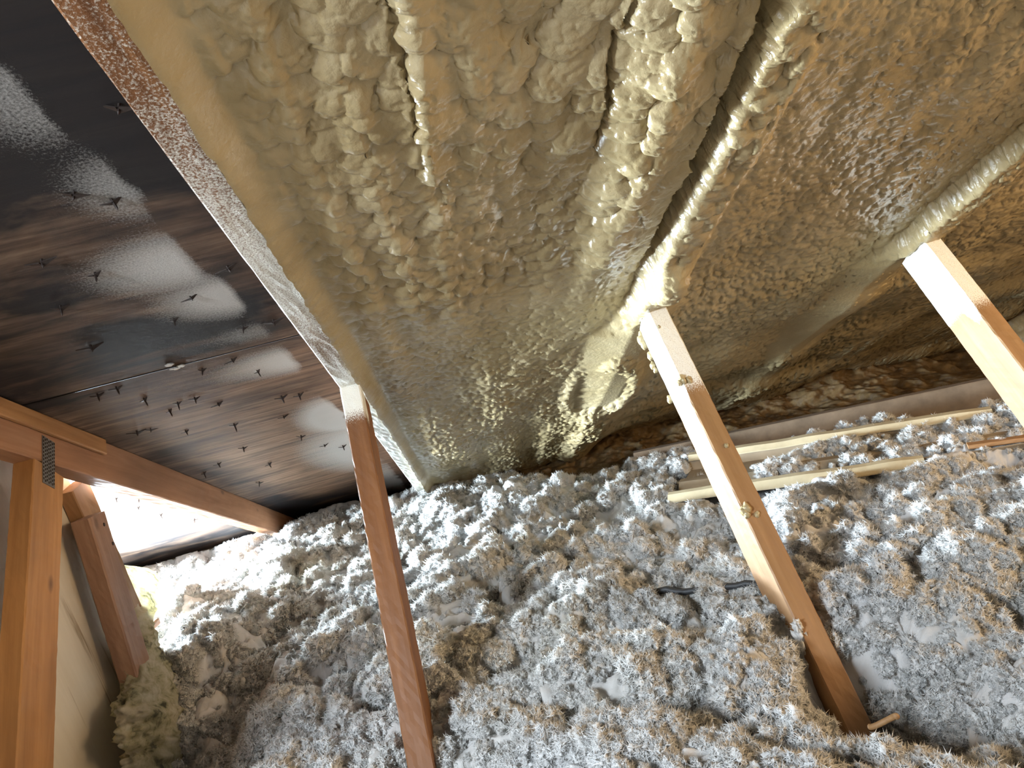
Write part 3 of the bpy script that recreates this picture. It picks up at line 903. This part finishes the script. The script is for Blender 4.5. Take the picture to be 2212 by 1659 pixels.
z0 = 0.262
A0 = np.array([tr0[0], tr0[1], z0]); Ld = 0.80
A1 = A0 + np.array([tdir[0], tdir[1], 0]) * Ld
vt = thing('rafter_vent', 'long shallow rafter vent trough lying in the insulation behind the middle web', 'vent', (A0[0], A0[1], z0 - 0.03))
W3 = (tn[0], tn[1], 0)
prof = [(0.004, -0.002), (0.020, -0.028), (0.12, -0.030), (0.14, -0.012), (0.17, -0.012), (0.19, -0.030), (0.32, -0.028), (0.336, 0.006)]
strip_loop('trough', A0, A1, W3, prof, M_CARD, vt, 60, 3)
strip_loop('front_flange', A0 + [0, 0, 0.001], A0 + np.array([tdir[0], tdir[1], 0]) * 0.60 + [0, 0, 0.004], W3, [(-0.030, -0.016), (-0.012, -0.001), (0.006, 0.001)], M_STRIP, vt, 40, 4)
strip_loop('rear_flange', A0 + [0, 0, 0.010], A1 + [0, 0, 0.004], W3, [(0.325, -0.010), (0.338, 0.004), (0.362, 0.006)], M_STRIP, vt, 60, 5)

p0 = on_z(2089, 965, 0.262); p1 = on_z(2300, 936, 0.262)
t = thing('wood_lath', 'thin light wooden lath poking out of the insulation at the right edge', 'lath', tuple(p0))
board('lath', tuple(p0), tuple(p1), (0, 0, 1), 0.010, 0.028, M_PALE, t, segs=12, seed=61)

# dark cable half buried
def tube(name, pts, r, m, parent=None, n=8):
    pts = [np.array(p, float) for p in pts]
    V = []; F = []
    for i, p in enumerate(pts):
        d = pts[min(i + 1, len(pts) - 1)] - pts[max(i - 1, 0)]; d = Vector(d).normalized(); a = d.orthogonal().normalized(); a = d.cross(Vector((0, 0, 1))).normalized(); b = d.cross(a)
        for k in range(n):
            an = 2 * PI * k / n; V.append(tuple(Vector(p) + a * (r * math.cos(an)) + b * (r * math.sin(an))))
    for i in range(len(pts) - 1):
        for k in range(n): F.append((i * n + k, i * n + (k + 1) % n, (i + 1) * n + (k + 1) % n, (i + 1) * n + k))
    F.append(tuple(range(n))); F.append(tuple(range((len(pts) - 1) * n, len(pts) * n)))
    return link_mesh(name, V, F, m, parent, None, True)


ca = on_z(1225, 1268, 0.265); cb = on_z(1640, 1236, 0.275)
pts = [np.array([*(ca * (1 - u) + cb * u)[:2], float(bed_full(*(ca * (1 - u) + cb * u)[:2, None])[0]) * 0.5 + 0.134]) for u in np.linspace(-0.15, 1.1, 30)]
cable = tube('electric_cable', pts, 0.006, M_BLACK)
cable['label'] = 'black cable half buried in the white insulation left of the middle web'; cable['category'] = 'cable'

# ------------------------------------------------------------------ LEFT: cream panel, stud, cleat, batt
LEAN = 0.2016                                     # how far the boards move towards the eave per metre down
XP = -0.802
e0 = on_x(150, 1040, XP); 
def edge(y_top, z_top, z): return y_top + LEAN * (z_top - z)
ZT = 0.70
def panel():
    x0, x1 = XP - 0.010, XP
    ye = e0[1]; ze = e0[2]
    nz, nyy = 40, 60
    zs = np.linspace(0.02, 1.0, nz)
    V = []; 
    for side, x in ((0, x1), (1, x0)):
        for z in zs:
            yr = edge(ye, ze, z) + 0.004 * float(vn(np.array(z * 9), np.array(0.0), 7)); yl = 0.50
            for u in np.linspace(0, 1, nyy):
                y = yl * (1 - u) + yr * u
                g = 0.0
                zz_ = min(z, roofz(y) - 0.004)
                V.append((x, y, zz_))
    F = []
    b = nz * nyy
    for i in range(nz - 1):
        for j in range(nyy - 1):
            k = i * nyy + j; F.append((k, k + 1, k + 1 + nyy, k + nyy)); k += b; F.append((k + nyy, k + 1 + nyy, k + 1, k))
    for i in range(nz - 1):
        k = i * nyy + nyy - 1; F.append((k, k + b, k + b + nyy, k + nyy))
    return V, F


m, nt, b = mat('cream_grained_board')
mp = mapped(nt, 1, 9, 1.1)
# grain leans with the board: shear by rotating the coordinates
tc = nt.nodes.new('ShaderNodeTexCoord'); mpp = nt.nodes.new('ShaderNodeMapping'); mpp.inputs['Rotation'].default_value = (math.atan(-LEAN), 0, 0)
nt.links.new(tc.outputs['Object'], mpp.inputs['Vector'])
mp2 = nt.nodes.new('ShaderNodeMapping'); mp2.inputs['Scale'].default_value = (1, 16, 0.9); nt.links.new(mpp.outputs[0], mp2.inputs['Vector'])
n1 = noise(nt, mp2.outputs[0], 2.2, 4, 0.6, 0.5)
col = ramp(nt, n1, [(0.30, (0.33, 0.27, 0.19)), (0.38, (0.62, 0.57, 0.47)), (0.7, (0.68, 0.63, 0.53))])
nt.links.new(col, b.inputs['Base Color']); b.inputs['Roughness'].default_value = 0.7
bump(nt, b, n1, 0.4, 0.002)
V, F = panel()
pn = link_mesh('wall_panel', V, F, m)
pn['label'] = 'cream coloured board panel standing behind the left roof truss'; pn['category'] = 'panel'

# stud along the panel edge
sx = -0.80
st_hi = on_x(190, 1028, sx + 0.03); st_lo_z = 0.05
def lean_board(name, yr_top, z_top, z_bot, x_out, depth, thick, m, parent, seed, segs=40):
    p_top = (x_out, yr_top, z_top); p_bot = (x_out, yr_top + LEAN * (z_top - z_bot), z_bot)
    return board(name, p_bot, p_top, (0, -1, 0), depth, thick, m, parent, segs=segs, seed=seed)
# local z = X cross Y : (up) x (-y) = +x  -> start at the inner x
stud = thing('stud', 'tan upright stud at the edge of the cream panel, behind the short block', 'stud', (sx, st_hi[1] + 0.1, 0.03))
p_bot = (XP + 0.0005, st_hi[1] + LEAN * (st_hi[2] - 0.05), 0.05); p_top = (XP + 0.0005, st_hi[1], st_hi[2] - 0.004)
board('stud_board', p_bot, p_top, (0, -1, 0), 0.075, 0.030, M_PALE, stud, segs=40, seed=71)
nb = on_x(343, 1352, XP + 0.02)
blobn = board('wood_nub', (XP + 0.004, nb[1] - 0.02, nb[2]), (XP + 0.004, nb[1] + 0.012, nb[2]), (0, 0, 1), 0.016, 0.016, M_RED, stud, segs=3, seed=72, bev=0.003)
c_hi = on_x(228, 1103, XP + 0.07); c_lo = on_x(318, 1400, XP + 0.07)
cl = thing('wood_block', 'short dark reddish timber block nailed upright in front of the pale stud', 'timber block', (XP + 0.05, c_lo[1], c_lo[2]))
cd = (c_hi - c_lo); cd[0] = 0
p_top = np.array([XP + 0.0315, c_hi[1], c_hi[2]]); 
L_ = 1.16
p_bot = p_top - cd * L_
board('block', p_bot, p_top, (0, -1, 0), 0.070, 0.038, M_RED, cl, segs=30, seed=73, bev=0.003)
for (px, py) in ((225, 1133), (244, 1174)):
    q = on_x(px, py, XP + 0.0698)
    blob('nail_head', q, 0.004, M_NAIL, cl, 1, 0.4, 1, 1, (6, 8), 0.1)

# fibreglass batt hanging at the panel edge
rows = [(1212, 284, 290), (1220, 286, 345), (1236, 288, 362), (1262, 292, 358), (1300, 300, 350), (1345, 312, 344), (1380, 318, 352), (1430, 322, 375), (1480, 318, 400), (1520, 312, 425), (1550, 312, 447), (1590, 320, 456), (1630, 330, 452), (1680, 336, 462), (1740, 345, 480)]
XB = XP + 0.012
V = []; F = []
nseg = 40; nr = 110
ry = np.array([r[0] for r in rows]); rl = np.array([r[1] for r in rows]) - 14; rr_ = np.array([r[2] for r in rows])
for i in range(nr):
    py = 1212 + (1740 - 1212) * i / (nr - 1)
    XQ = XB + 0.10 * min(1.0, max(0.0, (py - 1240) / 300.0))
    l = np.interp(py, ry, rl); r = np.interp(py, ry, rr_) + 5 * float(vn(np.array(py / 14.0), np.array(0.0), 5))
    pl = on_x(l, py, XQ); pr = on_x(r, py, XQ)
    c = (pl + pr) / 2; hw = (pr - pl) / 2
    for k in range(nseg):
        an = 2 * PI * k / nseg
        th_ = 0.034 * min(1, i / 6)
        d = hw * math.cos(an) + np.array([th_ * math.sin(an), 0, 0])
        jit = 1 + 0.30 * float(fbm(np.array(an * 2.5 if an < PI else (2 * PI - an) * 2.5), np.array(py / 16.0), 9 + (an > PI), 4, 0.65))
        V.append(tuple(c + d * jit + np.array([-0.030, 0, 0])))
for i in range(nr - 1):
    for k in range(nseg): F.append((i * nseg + k, i * nseg + (k + 1) % nseg, (i + 1) * nseg + (k + 1) % nseg, (i + 1) * nseg + k))
F.append(tuple(range(nseg)))
bt = thing('fibreglass_batt', 'mottled yellow fibreglass batt hanging at the edge of the cream panel', 'insulation', tuple(on_x(400, 1700, XB)))
link_mesh('batt', V, F, M_YEL, bt, None, True)
fp = [on_x(*q, XB + 0.108) for q in ((440, 1548), (458, 1570), (452, 1590), (466, 1622), (448, 1615), (440, 1580))]
V = [tuple(p) for p in fp] + [tuple(p + np.array([-0.002, 0, 0])) for p in fp]
F = [tuple(range(6)), tuple(range(11, 5, -1))] + [(i, (i + 1) % 6, 6 + (i + 1) % 6, 6 + i) for i in range(6)]
link_mesh('kraft_flap', V, F, M_KRAFT, bt)

# curled wood chip by the foot of the middle web, and dark timber end in the near corner
q = on_z(1905, 1560, 0.235)
cp = [q + np.array([0.004 * math.cos(a), 0.0, 0.0]) + np.array([0.010 * math.sin(a * 1.5), -0.012 * a, 0.012 * math.sin(a)]) for a in np.linspace(-1.2, 1.2, 12)]
ch = tube('wood_shaving', cp, 0.0035, M_PALE); ch['label'] = 'small curled pale wood shaving beside the foot of the middle web'; ch['category'] = 'shaving'
